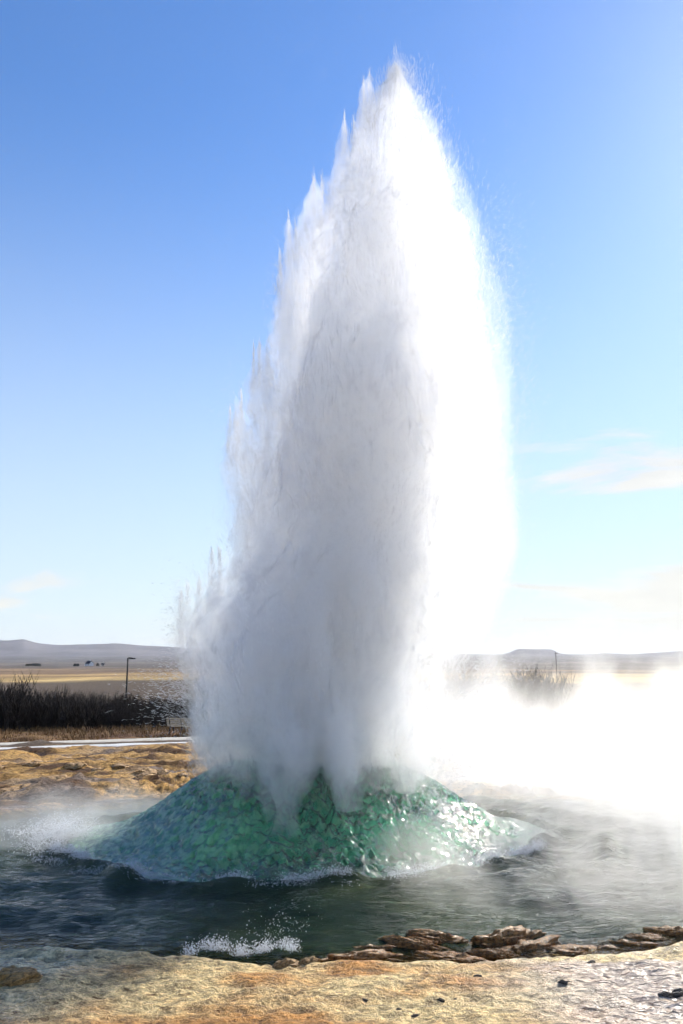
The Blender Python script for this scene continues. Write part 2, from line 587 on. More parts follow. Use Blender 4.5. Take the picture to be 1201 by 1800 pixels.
def build_ground():
    half = np.concatenate([np.arange(0, 4.2, 0.033), np.geomspace(4.2, 16000, 270)])
    xs = np.concatenate([-half[:0:-1], half])
    ys = np.concatenate([-np.geomspace(9000, 2, 40), np.arange(-1.5, 4, 0.12), np.geomspace(4, 60, 400), np.geomspace(60.8, 20000, 140)])
    X, Y = np.meshgrid(xs, ys)
    Z = ground_z(X, Y)
    d = np.hypot(X, Y)
    Z = np.where((Y < 0), base_z(X, 0 * Y) - 0.0005 * np.abs(Y), Z)
    v = np.stack([X, Y, Z], -1).reshape(-1, 3)
    me = mesh_from('ground', v, grid_faces(len(ys), len(xs)))
    x, y, z, d = X.ravel(), Y.ravel(), Z.ravel(), d.ravel()
    # --- colours of the ground itself
    def L(a, b, t): return np.asarray(a) + (np.asarray(b) - np.asarray(a)) * np.asarray(t)[:, None]
    n1 = fbm(x * .5, y * .8, 0, 61, 4)
    n2 = fbm(x * 1.7, y * 2.6, 0, 65, 4)
    tan, orange, grey = (0.68, 0.51, 0.24), (0.46, 0.22, 0.055), (0.58, 0.52, 0.44)
    c = L(tan, orange, sstep(-.05, .8, n1 + .4 * n2 + 0.22 * np.exp(-((x + 0.3) / 1.2) ** 2)))
    rightwet = sstep(0.5, 2.2, x) * (y < 12)
    c = L(c, np.broadcast_to(grey, c.shape), 0.75 * rightwet * sstep(-.5, .4, n2 + .3))
    leftwet = sstep(1.2, 2.4, -x) * (y < 9)
    c = L(c, np.broadcast_to(grey, c.shape), 0.15 * leftwet)
    # terraces behind the pool: ochre crust with brown and dark pieces
    tb = sstep(11.5, 14, y)
    t1 = fbm(x * .8, y * 1.3, 0, 71, 5, .6)
    cb = L((0.46, 0.27, 0.085), (0.085, 0.040, 0.014), sstep(-.35, .45, t1))
    cb = L(cb, np.broadcast_to((0.30, 0.26, 0.23), cb.shape), 0.4 * sstep(.35, .7, fbm(x * .35, y * .9, 0, 75, 3)))
    c = L(c, cb, tb)
    # heath under and beyond the thicket
    hb = sstep(0.9, 1.6, path_band(x, y)) * (y > 20)
    ch = L((0.125, 0.060, 0.024), (0.26, 0.150, 0.055), sstep(-.2, .7, fbm(x * .25, y * 1.1, 0, 81, 4)))
    c = L(c, ch, hb)
    bt = np.abs(path_band(x, y) + 2.0)
    c = L(c, np.broadcast_to((0.105, 0.075, 0.05), c.shape), (1 - sstep(.7, 1.2, bt)) * (y > 25))
    # fields by distance
    w = d * (1 + 0.10 * fbm(x / d * 9, np.log(np.maximum(d, 1)) * 2, 0, 91, 3))
    stops = [(60, (.075, .045, .022)), (95, (.085, .052, .026)), (235, (.11, .07, .035)), (262, (.46, .32, .12)), (330, (.44, .29, .10)), (360, (.30, .19, .07)), (440, (.40, .26, .10)), (500, (.16, .095, .045)), (560, (.14, .085, .045)),
             (600, (.26, .17, .085)), (760, (.11, .075, .05)), (1500, (.105, .085, .07)), (2400, (.15, .12, .095)), (3200, (.10, .088, .08)), (6000, (.12, .105, .10)), (14000, (.12, .11, .11))]
    dd = np.array([s[0] for s in stops]); cc = np.array([s[1] for s in stops])
    cf = np.stack([np.interp(w, dd, cc[:, k]) for k in range(3)], -1)
    patch = sstep(-.2, .6, fbm(x * .02, y * .006, 0, 95, 4))
    cf = cf * (0.72 + 0.5 * patch)[:, None]
    c = L(c, cf, sstep(56, 66, d))
    rho = pool_rho(x, y)
    # ochre bed below the water
    c = L(c, np.broadcast_to((0.23, 0.17, 0.065), c.shape), (1 - sstep(.97, 1.02, rho)))
    cattr(me, 'Col', np.clip(c, 0.01, 0.8))
    wet = np.clip(np.maximum(rightwet * (0.85 + .35 * n2), leftwet * (0.7 + .35 * n2)), 0, 1)
    wet = np.maximum(wet, sstep(.15, .45, -fbm(x * 0.42, y * 0.62, 0, 21, 5, .55)) * tb)
    wet = np.maximum(wet, 0.9 * (1 - sstep(1.0, 1.10, rho)))
    wet = np.maximum(wet, 0.30 * (d < 12))
    wet = wet * (1 - sstep(36, 42, d))
    fattr(me, 'wet', wet)
    fattr(me, 'near', 1 - sstep(20, 50, d))
    return obj('ground', me, M['ground'], kind='structure')


build_ground()


def build_strip(name, mat, off, w0, w1, lift, x0, x1, sd):
    xs = np.linspace(x0, x1, 260)
    cs = np.linspace(-1, 1, 9)
    X = np.repeat(xs[:, None], 9, 1)
    wob = w0 + (w1 - w0) * (0.5 + .5 * noise(xs * .35, 0 * xs, 0, sd))[:, None] + 0.12 * noise(xs * 1.3, 0 * xs, 0, sd + 1)[:, None]
    mid = 40.6 + (X + 17) * 0.33
    Y = mid + 1.05 * (off + cs[None, :] * wob)
    Z = ground_z(X, Y) + lift
    Z[:, 0] -= 0.08; Z[:, -1] -= 0.08
    me = mesh_from(name, np.stack([X, Y, Z], -1).reshape(-1, 3), grid_faces(260, 9))
    return obj(name, me, mat, kind='structure')


build_strip('path', M['path'], 0.0, 1.0, 1.25, 0.035, -40, 45, 5)
build_strip('runoff_crust', M['runoff'], -3.9, .45, 1.05, 0.03, -38, 30, 8)


# ------------------------------------------------------------------ far hills
def build_hills():
    px = np.array([-900, -400, -120, 0, 25, 48, 60, 78, 110, 150, 205, 260, 300, 340, 430, 600, 780, 860, 885, 905, 965, 980, 1005, 1050, 1100, 1160, 1230, 1500, 2200])
    py = np.array([1134, 1130, 1128, 1129, 1129, 1127, 1130, 1134, 1136, 1135, 1133, 1136, 1138, 1141, 1143, 1146, 1149, 1151, 1150, 1142, 1143, 1150, 1152, 1149, 1151, 1147, 1142, 1140, 1136])
    ang = np.linspace(-1.15, 1.15, 700)
    pxs = 600.5 + 1402 * np.tan(ang) / math.cos(0)
    top = np.interp(pxs, px, py)
    depth = np.linspace(-1, 1, 41)
    D = 9000 + depth[None, :] * 2300 + 0 * ang[:, None]
    H = (1152 - top) / 1402 * 9000 + 3
    prof = np.exp(-(depth / 0.42) ** 2)[None, :]
    A = np.repeat(ang[:, None], 41, 1)
    X, Y = D * np.sin(A) / np.cos(A) * np.cos(A), D * np.cos(A)
    Z = CAM_Z + H[:, None] * prof * 1.0
    n = fbm(X / 900, Y / 700, 0, 101, 5, .55)
    Z = Z + n * 14 * (1 - prof ** 2) + 3 * fbm(X / 260, Y / 200, 0, 107, 3) - 40 * (1 - prof)
    me = mesh_from('hills', np.stack([X, Y, Z], -1).reshape(-1, 3), grid_faces(700, 41))
    return obj('hills', me, M['hills'], kind='structure')


build_hills()

# ------------------------------------------------------------------ pool water
DC = np.array([-0.46, 11.35])
DRX, DRY, DROT = 2.72, 1.90, R(10)


def dome_rho(x, y):
    dx, dy = x - DC[0], y - DC[1]
    a, b = dx * math.cos(DROT) + dy * math.sin(DROT), -dx * math.sin(DROT) + dy * math.cos(DROT)
    ang = np.arctan2(b / DRY, a / DRX)
    wob = 1 + 0.06 * noise(np.cos(ang) * 2 + 9, np.sin(ang) * 2, 0, 121) + 0.02 * noise(np.cos(ang) * 9, np.sin(ang) * 9, 0, 122)
    return np.hypot(a / DRX, b / DRY) / wob


def water_z(x, y):
    rho = dome_rho(x, y)
    r = np.hypot(x - DC[0], y - DC[1])
    w = 0.035 * fbm(x * 1.1, y * 2.3, 0, 131, 3) + 0.022 * (0.4 - np.abs(fbm(x * 2.6, y * 6.5, 0, 135, 3)))
    w = w + 0.012 * np.sin(r * 7 + 2 * noise(x, y, 0, 3)) * np.exp(-(rho - 1))
    ridge = 0.10 * np.exp(-((rho - 1.22) / 0.06) ** 2) * (0.7 + 0.6 * noise(x * 2.5, y * 2.5, 0, 141))
    trough = -0.05 * np.exp(-((rho - 1.12) / 0.05) ** 2)
    ridge2 = 0.07 * np.exp(-((rho - 1.55 - .1 * noise(x, y, 0, 8)) / 0.09) ** 2) * sstep(-1, 2.5, x)
    return w + ridge + trough + ridge2


def build_pool():
    xs = np.arange(-8.2, 9.4, 0.040)
    ys = np.arange(5.6, 15.2, 0.034)
    X, Y = np.meshgrid(xs, ys)
    rp = pool_rho(X, Y)
    Z = water_z(X, Y) * (0.35 + 0.65 * (1 - sstep(.88, 1.02, rp))) + 0.0
    G = ground_z(X, Y)
    F = grid_faces(len(ys), len(xs))
    keep = (rp < 1.09) & (dome_rho(X, Y) > 0.86)
    kf = keep.ravel()[F].all(1)
    F = F[kf]
    used = np.unique(F)
    remap = np.full(X.size, -1); remap[used] = np.arange(len(used))
    v = np.stack([X, Y, Z], -1).reshape(-1, 3)[used]
    me = mesh_from('pool_water', v, remap[F])
    fattr(me, 'depth', np.clip(Z - G, 0, 2).ravel()[used])
    return obj('pool_water', me, M['water'], kind='structure')


build_pool()

# ------------------------------------------------------------------ geyser
geyser = thing('geyser', 'tall white column of spray and water erupting from a green water dome', 'geyser', (DC[0], DC[1], 0))
GO = np.array([DC[0], DC[1], 0.0])


def gpart(name, me, mat, kind=None, label=None, parent=None):
    v = np.empty(len(me.vertices) * 3, np.float32); me.vertices.foreach_get('co', v)
    v = v.reshape(-1, 3) - (GO if parent is None else GO)
    me.vertices.foreach_set('co', v.ravel().astype(np.float32)); me.update()
    return obj(name, me, mat, parent or geyser, label=label, kind=kind)


def build_dome():
    nr, na = 190, 640
    q = np.linspace(0.02, 1.36, nr)[:, None]
    a = np.linspace(0, 2 * math.pi, na, endpoint=False)[None, :]
    lx, ly = q * np.cos(a) * DRX, q * np.sin(a) * DRY
    x = DC[0] + lx * math.cos(DROT) - ly * math.sin(DROT)
    y = DC[1] + lx * math.sin(DROT) + ly * math.cos(DROT)
    rho = dome_rho(x, y)
    h = 0.86 * (1 - sstep(0.28, 1.06, rho)) + 0.15 * (1 - sstep(0.70, 1.32, rho)) - 0.25 * sstep(1.12, 1.34, rho)
    # scaly, wind-torn skin: cells on the upper slope, long runs lower down
    s = rho * 3.0
    ang = a + 0 * q
    wx, wy = x + .12 * noise(x * 3, y * 3, s, 171), y + .12 * noise(x * 3, y * 3, s, 172)
    cell = np.abs(fbm(wx * 10, wy * 10, s * 6, 151, 3, .55))
    runs = np.abs(fbm(wx * 11, wy * 6, s * 3.4, 157, 4, .6))
    k = sstep(0.55, 0.85, rho + .15 * noise(x * 1.2, y * 1.2, 0, 5))
    disp = (1 - k) * (0.20 - cell) * 0.085 + k * (0.28 - runs) * 0.040
    disp = disp * (0.75 + 0.75 * sstep(-.5, .4, noise(x * .9, y * .9, s * .7, 177)))
    disp = disp + 0.035 * fbm(x * 1.6, y * 1.6, s, 161, 3)
    fade = 1 - sstep(0.98, 1.25, rho)
    z = h + disp * fade
    v = np.stack([x, y, z], -1).reshape(-1, 3)
    f = grid_faces(nr, na, True)[:, ::-1]
    me = mesh_from('water_dome', v, f[:, ::-1])
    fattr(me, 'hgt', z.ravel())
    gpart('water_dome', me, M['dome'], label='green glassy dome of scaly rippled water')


build_dome()

# outlines of the column, read off the photograph on the plane through the vent
PY = 11.4
BODY = [  # py, left px, right px
    (118, 694, 700), (150, 676, 718), (160, 660, 722), (220, 644, 744), (232, 626, 748), (322, 606, 792), (336, 580, 798),
    (402, 556, 824), (416, 532, 828), (460, 514, 838), (540, 506, 850), (618, 500, 856), (636, 478, 858), (705, 466, 860), (724, 444, 860),
    (760, 432, 862), (850, 426, 860), (930, 426, 850), (985, 404, 840), (1006, 374, 834), (1045, 350, 822), (1062, 324, 818), (1120, 314, 804), (1160, 320, 796),
    (1220, 330, 786), (1290, 336, 780), (1340, 344, 780), (1390, 366, 770), (1450, 410, 720), (1490, 460, 640)]
VEIL = [
    (150, 690, 722), (200, 640, 760), (300, 590, 812), (400, 520, 852), (500, 490, 876), (600, 482, 892), (700, 440, 902),
    (760, 404, 908), (860, 398, 914), (940, 398, 906), (1000, 366, 896), (1060, 316, 876), (1120, 306, 856), (1180, 314, 838),
    (1240, 326, 826), (1320, 336, 820), (1380, 356, 806), (1440, 400, 760), (1490, 440, 680)]
CORE = [
    (260, 650, 700), (400, 600, 770), (560, 570, 800), (720, 520, 805), (900, 500, 800), (1050, 420, 780), (1200, 400, 730), (1340, 430, 700), (1460, 480, 640)]


def profile(tab):
    z, l, r = [], [], []
    for py, a, b in tab:
        A, B = at(a, py, Y=PY), at(b, py, Y=PY)
        z.append(A[2]); l.append(A[0]); r.append(B[0])
    o = np.argsort(z)
    return np.array(z)[o], np.array(l)[o], np.array(r)[o]


def build_hull(name, tab, nz, na, lift, lump, streak, sd, mat, label, depth=0.85):
    pz, pl, pr = profile(tab)
    z = np.linspace(pz[0], pz[-1], nz)[:, None] + np.zeros((1, na))
    a = np.linspace(0, 2 * math.pi, na, endpoint=False)[None, :] + np.zeros((nz, 1))
    ca, sa = np.cos(a), np.sin(a)
    # spray rises in fingers: each bearing reads the outline a little higher or lower
    up = lift * fbm(a * 5 / math.pi * 3, z * .25, 0, sd, 3, .6) + streak * noise(a * 44, z * .5, 0, sd + 5)
    zz = z + up * sstep(0, 2.5, z - pz[0]) * sstep(0, 1.2, pz[-1] - z)
    zc = np.clip(zz, pz[0], pz[-1])
    l, r = np.interp(zc, pz, pl), np.interp(zc, pz, pr)
    lm, rm = np.interp(z, pz, pl), np.interp(z, pz, pr)
    k = sstep(-.5, .5, ca)                     # the outline differs from side to side
    c = 0.5 * (lm + rm)
    hw = np.where(ca < 0, c - l, r - c)
    hm = 0.5 * (rm - lm)
    hd = (0.5 * (r - l)) * depth
    hw = np.maximum(hw, 0.02); hd = np.maximum(hd, 0.02)
    x = c + hw * ca
    y = PY + hd * sa
    n1 = fbm(x * 1.2, y * 1.2, z * .55, sd + 11, 4, .55)
    n2 = np.abs(fbm(x * 3.2, y * 3.2, z * 1.25, sd + 17, 4, .58))
    size = sstep(.05, .9, hm)
    dr = size * lump * (0.60 * n1 - 0.25 + 0.60 * (0.25 - n2)) + size * streak * .10 * noise(a * 60, z * 1.6, 0, sd + 23)
    x = x + dr * ca
    y = y + dr * sa
    v = np.stack([x, y, z], -1)
    bot = np.array([[c[0, 0], PY, pz[0] - .02]]); top = np.array([[c[-1, 0], PY, pz[-1] + .05]])
    n = nz * na
    V = np.concatenate([v.reshape(-1, 3), bot, top])
    F = grid_faces(nz, na, True)
    tri = np.concatenate([F[:, [0, 1, 2]], F[:, [0, 2, 3]]])
    i = np.arange(na); j = (i + 1) % na
    tri = np.concatenate([tri, np.stack([j, i, 0 * i + n], -1), np.stack([n - na + i, n - na + j, 0 * i + n + 1], -1)])
    me = mesh_from(name, V, tri)
    gpart(name, me, mat, label=label)


M['body'] = spray_mat('spray_body', 0.85, 0.16, g=0.3, fine=24)
M['jet'] = spray_mat('spray_jet', 2.2, 0.0, g=0.25)
M['veil'] = spray_mat('spray_veil', 0.16, 0.0, g=0.5)
M['coremat'] = spray_mat('spray_core', 1.2, 0.0, g=0.3)
build_hull('spray_column', BODY, 400, 420, 0.22, 0.55, 0.14, 201, M['body'], 'dense white spray rising in ragged fingers')
build_hull('spray_veil', VEIL, 200, 200, 0.3, 0.22, 0.10, 231, M['veil'], 'thin veil of fine mist around the column')
build_hull('jet_core', CORE, 160, 160, 0.4, 0.25, 0.15, 261, M['coremat'], 'thick heart of the water jet')


# single jets within the column, each with its own torn top
def build_jet(px, py, dy, rad, sd, foot=None):
    tip = at(px, py, Y=PY + dy)
    nz, na = 110, 80
    s = np.linspace(0, 1, nz)[:, None] + np.zeros((1, na))
    a = np.linspace(0, 2 * math.pi, na, endpoint=False)[None, :] + np.zeros((nz, 1))
    b = np.array([DC[0] + .35 * (tip[0] - DC[0]) + .1, PY + .4 * dy, 0.45])
    if foot is not None: b = at(foot[0], foot[1], Y=foot[2])
    ax = b[0] + (tip[0] - b[0]) * s ** 1.2
    ay = b[1] + (tip[1] - b[1]) * s ** 1.2
    az = b[2] + (tip[2] + .15 - b[2]) * s
    h = tip[2] - b[2]
    # distance below the tip decides the width, so that tops are pointed whatever the height
    d = (1 - s) * h + 0.30 * noise(a * 2.3 + sd, s * 2, 0, sd) * sstep(0, .5, 1 - s) + 0.22 * noise(a * 7 + sd, s * 3, 0, sd + 1) * sstep(0, .25, 1 - s)
    d = np.maximum(d, 0)
    r = rad * (1 - np.exp(-d / (1.3 * rad + .12))) * (0.45 + .55 * sstep(0, .45, s))
    x, y = ax + r * np.cos(a), ay + r * np.sin(a)
    n1 = fbm(x * 1.7, y * 1.7, az * .8, sd + 3, 4, .55)
    n2 = np.abs(fbm(x * 4.2, y * 4.2, az * 1.8, sd + 7, 3, .58))
    dr = rad * sstep(0, rad, r) * (0.55 * n1 + .6 * (.25 - n2))
    dr = np.maximum(dr, -.7 * r)
    x, y = x + dr * np.cos(a), y + dr * np.sin(a)
    V = np.concatenate([np.stack([x, y, az], -1).reshape(-1, 3), [[b[0], b[1], b[2] - .02]], [[tip[0], tip[1], tip[2] + .2]]])
    n = nz * na
    F = grid_faces(nz, na, True)
    tri = np.concatenate([F[:, [0, 1, 2]], F[:, [0, 2, 3]]])
    i = np.arange(na); j = (i + 1) % na
    tri = np.concatenate([tri, np.stack([j, i, 0 * i + n], -1), np.stack([n - na + i, n - na + j, 0 * i + n + 1], -1)])
    gpart('spray_jet', mesh_from('spray_jet', V, tri), M['jet'])


for k, (px, py, dy, rad) in enumerate([(696, 122, 0, .34), (647, 146, -.15, .20), (606, 222, -.2, .24), (553, 324, .1, .27), (506, 398, -.1, .28), (456, 614, -.2, .30), (414, 710, 0, .30),
                                       (410, 985, -.3, .44), (368, 1040, -.1, .46), (352, 1090, -.5, .46), (440, 1060, -1.0, .55), (560, 1010, -1.2, .5), (590, 470, -.75, .42), (680, 520, -.85, .46), (540, 700, -.9, .45), (470, 940, -1.0, .45), (640, 860, -1.1, .55), (745, 480, .2, .42), (770, 640, -.5, .34), (712, 840, -.9, .46), (738, 1060, -.6, .40)]):
    build_jet(px, py, dy, rad, 400 + 31 * k)
# low curtains of spray boiling up over the front of the dome
for k, (fx, fy, fY, px, py, dy, rad) in enumerate([(500, 1470, 9.9, 470, 1180, -.9, .50), (430, 1400, 10.4, 400, 1150, -.6, .42), (610, 1425, 10.0, 600, 1210, -1.0, .50), (715, 1392, 10.4, 735, 1230, -.6, .46), (388, 1375, 10.9, 368, 1120, -.2, .32)]):
    build_jet(px, py, dy, rad, 1400 + 37 * k, (fx, fy, fY))


# ------------------------------------------------------------------ droplets
def spindles(pos, dirs, length, rad):
    """one closed three-sided spindle per droplet, drawn out along its flight"""
    n = len(pos)
    d = dirs / np.linalg.norm(dirs, axis=1, keepdims=True)
    ref = np.where(np.abs(d[:, 2:3]) < .9, np.array([[0, 0, 1.0]]), np.array([[1.0, 0, 0]]))
    u = np.cross(d, ref); u /= np.linalg.norm(u, axis=1, keepdims=True)
    w = np.cross(d, u)
    L, r = length[:, None], rad[:, None]
    V = np.empty((n, 5, 3))
    V[:, 0] = pos - d * L * .5
    for k in range(3):
        t = 2 * math.pi * k / 3
        V[:, 1 + k] = pos + d * L * .1 + r * (math.cos(t) * u + math.sin(t) * w)
    V[:, 4] = pos + d * L * .5
    f = np.array([[0, 2, 1], [0, 3, 2], [0, 1, 3], [4, 1, 2], [4, 2, 3], [4, 3, 1]])
    F = (np.arange(n)[:, None, None] * 5 + f[None]).reshape(-1, 3)
    return V.reshape(-1, 3), F


def build_droplets():
    P, D, Ls, Rs = [], [], [], []
    # 1 spray torn off the column's edge, all round
    pz, pl, pr = profile(BODY)
    n = 60000
    z = pz[0] + (pz[-1] - pz[0]) * rng.random(n) ** 0.9
    a = rng.random(n) * 2 * math.pi
    ca, sa = np.cos(a), np.sin(a)
    lift = 0.35 * fbm(a * 15 / math.pi, z * .25, 0, 201, 3, .6)
    zc = np.clip(z + lift + .1, pz[0], pz[-1])
    l, r = np.interp(zc, pz, pl), np.interp(zc, pz, pr)
    c = .5 * (np.interp(z, pz, pl) + np.interp(z, pz, pr))
    hw = np.where(ca < 0, c - l, r - c); hd = .5 * (r - l) * .85
    out = np.abs(rng.normal(0, 1, n)) * (0.09 + 0.12 * sstep(-.2, 1, ca)) * (0.6 + 0.8 * (noise(a * 9, z * 1.2, 0, 77) * .5 + .5)) - 0.05
    x = c + (hw + out) * ca; y = PY + (hd + out) * sa
    P.append(np.stack([x, y, z + rng.normal(0, .05, n)], -1))
    sp = sstep(0, 10, z)
    dd = np.stack([ca * (0.55 - .35 * sp) + .12 * rng.normal(0, 1, n), sa * (.55 - .35 * sp) + .12 * rng.normal(0, 1, n), 0.8 + .4 * sp], -1)
    D.append(dd)
    Ls.append(rng.uniform(.04, .14, n)); Rs.append(rng.uniform(.0007, .0020, n))
    # 2 fingertips: sharp spikes on the tops of the jets
    tips = [(693, 128, 26), (702, 140, 24), (650, 160, 16), (640, 172, 10), (606, 232, 10), (622, 240, 14), (552, 336, 10), (566, 345, 14), (508, 412, 12), (520, 425, 14), (492, 470, 10),
            (456, 632, 10), (470, 645, 16), (446, 640, 6), (424, 722, 10), (404, 750, 8), (415, 760, 14), (372, 1004, 12), (385, 1000, 12), (330, 1062, 12), (318, 1075, 10), (350, 1050, 12)]
    for px, py, w in tips:
        m = 200
        q = at(px, py, Y=PY)
        s = w / 1402 * PY
        k = rng.random(m)
        pos = np.stack([q[0] + rng.normal(0, .45, m) * s * (1.1 - .95 * k), q[1] + rng.normal(0, .6, m) * s * 1.6, q[2] + (k - .62) * .75], -1)
        P.append(pos)
        D.append(np.stack([-.10 + .06 * rng.normal(0, 1, m), .06 * rng.normal(0, 1, m), np.ones(m)], -1))
        Ls.append(rng.uniform(.08, .3, m)); Rs.append(rng.uniform(.0008, .0022, m))
    # 3 coarse drops flung out low on the left and right
    for (px, py, sx, sy, m, rx) in ((312, 1222, 34, 32, 1000, -1), (318, 1090, 14, 40, 700, -1), (325, 1180, 22, 40, 500, -1), (420, 880, 18, 100, 2200, -1), (492, 560, 12, 60, 1200, -1),
                                    (838, 1200, 34, 55, 1800, 1), (880, 950, 34, 160, 4500, 1), (885, 700, 26, 140, 4500, 1), (780, 1330, 50, 40, 1500, 1), (870, 560, 20, 90, 2200, 1)):
        q = np.array([at(u, w_, Y=PY) for u, w_ in zip(rng.normal(px, sx, m), rng.normal(py, sy, m))])
        q[:, 1] += rng.normal(0, .45, m)
        q[:, 2] = np.maximum(q[:, 2], 0.1)
        P.append(q)
        D.append(np.stack([rx * rng.uniform(.6, 1.2, m), .3 * rng.normal(0, 1, m), rng.uniform(-.5, .6, m) if py > 1050 else rng.uniform(.3, 1.2, m)], -1))
        Ls.append(rng.uniform(.025, .09, m)); Rs.append(rng.uniform(.0010, .0022, m) if py < 1050 else rng.uniform(.0014, .0038, m))
    P, D, Ls, Rs = map(np.concatenate, (P, D, Ls, Rs))
    V, F = spindles(P, D, Ls, Rs)
    me = mesh_from('spray_droplets', V, F)
    gpart('spray_droplets', me, M['drop'], kind='stuff', label='flying white droplets torn from the column')


build_droplets()


def foam_bits(path_fn, n, size, spread, hgt):
    t = rng.random(n)
    t = t[noise(t * 23 + n, 0 * t, 0, 5) + .6 * noise(t * 60, 0 * t, 0, 6) > -.12]
    n = len(t)
    p = path_fn(t)
    p = p + np.stack([rng.normal(0, spread, n), rng.normal(0, spread * .8, n), np.abs(rng.normal(0, hgt, n))], -1)
    d = rng.normal(0, 1, (n, 3))
    r = rng.uniform(.3, 1, n) ** 2 * size
    return spindles(p, d, r * rng.uniform(2, 3.2, n), r)


def build_foam():
    def ring(a0, a1, q0):
        def fn(t):
            a = a0 + (a1 - a0) * t
            q = q0 + .025 * noise(a * 9, 0 * a, 0, 33)
            lx, ly = q * np.cos(a) * DRX, q * np.sin(a) * DRY
            x = DC[0] + lx * math.cos(DROT) - ly * math.sin(DROT)
            y = DC[1] + lx * math.sin(DROT) + ly * math.cos(DROT)
            return np.stack([x, y, water_z(x, y) + .005], -1)
        return fn
    def pix(pts):
        P = np.array([at(u, w, z=0.03) for u, w in pts])
        s = np.linspace(0, 1, len(P))
        return lambda t: np.stack([np.interp(t, s, P[:, k]) for k in range(3)], -1)
    for nm, runs in (
        ('foam_rim', [(ring(R(178), R(330), 1.19), 24000, .0065, .05, .04), (ring(R(182), R(290), 1.25), 6000, .006, .08, .02)]),
        ('splash', [(pix([(60, 1500), (85, 1478), (120, 1470), (150, 1478)]), 14000, .0070, .13, .12), (pix([(20, 1475), (90, 1450), (160, 1462)]), 5000, .007, .16, .06)]),
    ):
        Vs, Fs, n0 = [], [], 0
        for fn, n, size, sp, hg in runs:
            V, F = foam_bits(fn, n, size, sp, hg)
            Vs.append(V); Fs.append(F + n0); n0 += len(V)
        me = mesh_from(nm, np.concatenate(Vs), np.concatenate(Fs))
        gpart(nm, me, M['foam'], kind='stuff', label='broken white foam along the foot of the dome' if nm == 'foam_rim' else 'sunlit splash thrown up beside the dome')
    # a small wave breaking on the near shore
    V1, F1 = foam_bits(pix([(325, 1682), (360, 1668), (400, 1672), (425, 1680), (455, 1676), (490, 1664), (520, 1672)]), 6500, .0062, .028, .040)
    V2, F2 = foam_bits(pix([(430, 1660), (480, 1640), (550, 1642)]), 300, .005, .05, .10)
    me = mesh_from('shore_foam', np.concatenate([V1, V2]), np.concatenate([F1, F2 + len(V1)]))
    obj('shore_foam', me, M['foam'], label='white foam where a small wave breaks on the near shore', kind='stuff')


build_foam()


# ------------------------------------------------------------------ steam
def build_steam(CX, CY, RX, RY, Z1, mat, label):
    nz, na = 40, 120
    zz = np.linspace(-0.3, Z1, nz)[:, None] + np.zeros((1, na))
    a = np.linspace(0, 2 * math.pi, na, endpoint=False)[None, :] + np.zeros((nz, 1))
    s = np.sqrt(np.clip(1 - (np.maximum(zz - .1 * Z1, 0) / (.92 * Z1)) ** 2, 0.02, 1))
    x = CX + RX * np.cos(a) * s
    y = CY + RY * np.sin(a) * s
    n = nz * na
    V = np.concatenate([np.stack([x, y, zz], -1).reshape(-1, 3), [[CX, CY, -.3], [CX, CY, Z1 + .05]]])
    F = grid_faces(nz, na, True)
    tri = np.concatenate([F[:, [0, 1, 2]], F[:, [0, 2, 3]]])
    i = np.arange(na); j = (i + 1) % na
    tri = np.concatenate([tri, np.stack([j, i, 0 * i + n], -1), np.stack([n - na + i, n - na + j, 0 * i + n + 1], -1)])
    me = mesh_from('steam', V, tri)
    obj('steam', me, mat, label=label, cat='steam', kind='stuff')


build_steam(8.6, 14.6, 8.0, 6.2, 3.7, steam_mat('steam_vapour', 0.7, 2.6, 0.40, (0.34, 0.585), (1.5, 3.5)), 'sunlit white steam drifting low beyond the geyser')
build_steam(-3.4, 11.6, 1.5, 1.5, 1.1, steam_mat('mist_vapour', -9, -8, 0.5, (0.38, 0.60), (0.2, 1.0)), 'thin white mist hanging over the splash beside the dome')

build_steam(2.9, 9.3, 2.7, 1.7, 1.0, steam_mat('pool_mist', -9, -8, 0.42, (0.40, 0.62), (0.2, 0.95)), 'thin sunlit mist trailing over the water beside the dome')


# ------------------------------------------------------------------ rocks on the shore and terraces
def rock_mesh(name, seed, flat, crust):
    nr, na = (64, 120) if crust else (44, 80)
    th = np.linspace(0, math.pi, nr)[:, None]
    ph = np.linspace(0, 2 * math.pi, na, endpoint=False)[None, :]
    x, y, z = np.sin(th) * np.cos(ph), np.sin(th) * np.sin(ph), np.cos(th) + 0 * ph
    r = 1 + 0.28 * fbm(x * 1.4 + seed, y * 1.4, z * 1.4 + .3, seed, 3) + 0.10 * fbm(x * 4, y * 4 + seed, z * 4 + .3, seed + 3, 3)
    if crust:
        r = r + 0.085 * (0.5 - np.abs(noise(x * 15 + seed, y * 15, z * 15 + .4, seed + 9)) * 2) + 0.14 * fbm(x * 2.6, y * 2.6 + seed, z * 2.6 + .2, seed + 15, 2)
    v = np.stack([x * r, y * r, np.maximum(z * r * flat, -0.3 * flat)], -1).reshape(-1, 3)
    return mesh_from(name, v, grid_faces(nr, na, True)[:, ::-1])


CR = [rock_mesh('crusted_rock', 3 + 7 * k, .30, True) for k in range(5)]
for m_ in CR: m_.materials.append(M['rock'])
PL = [rock_mesh('pale_rock', 41 + 7 * k, .5, False) for k in range(4)]
for m_ in PL: m_.materials.append(M['rockpale'])
DS = [rock_mesh('dark_stone', 81 + 7 * k, .55, False) for k in range(2)]
for m_ in DS: m_.materials.append(M['darkstone'])


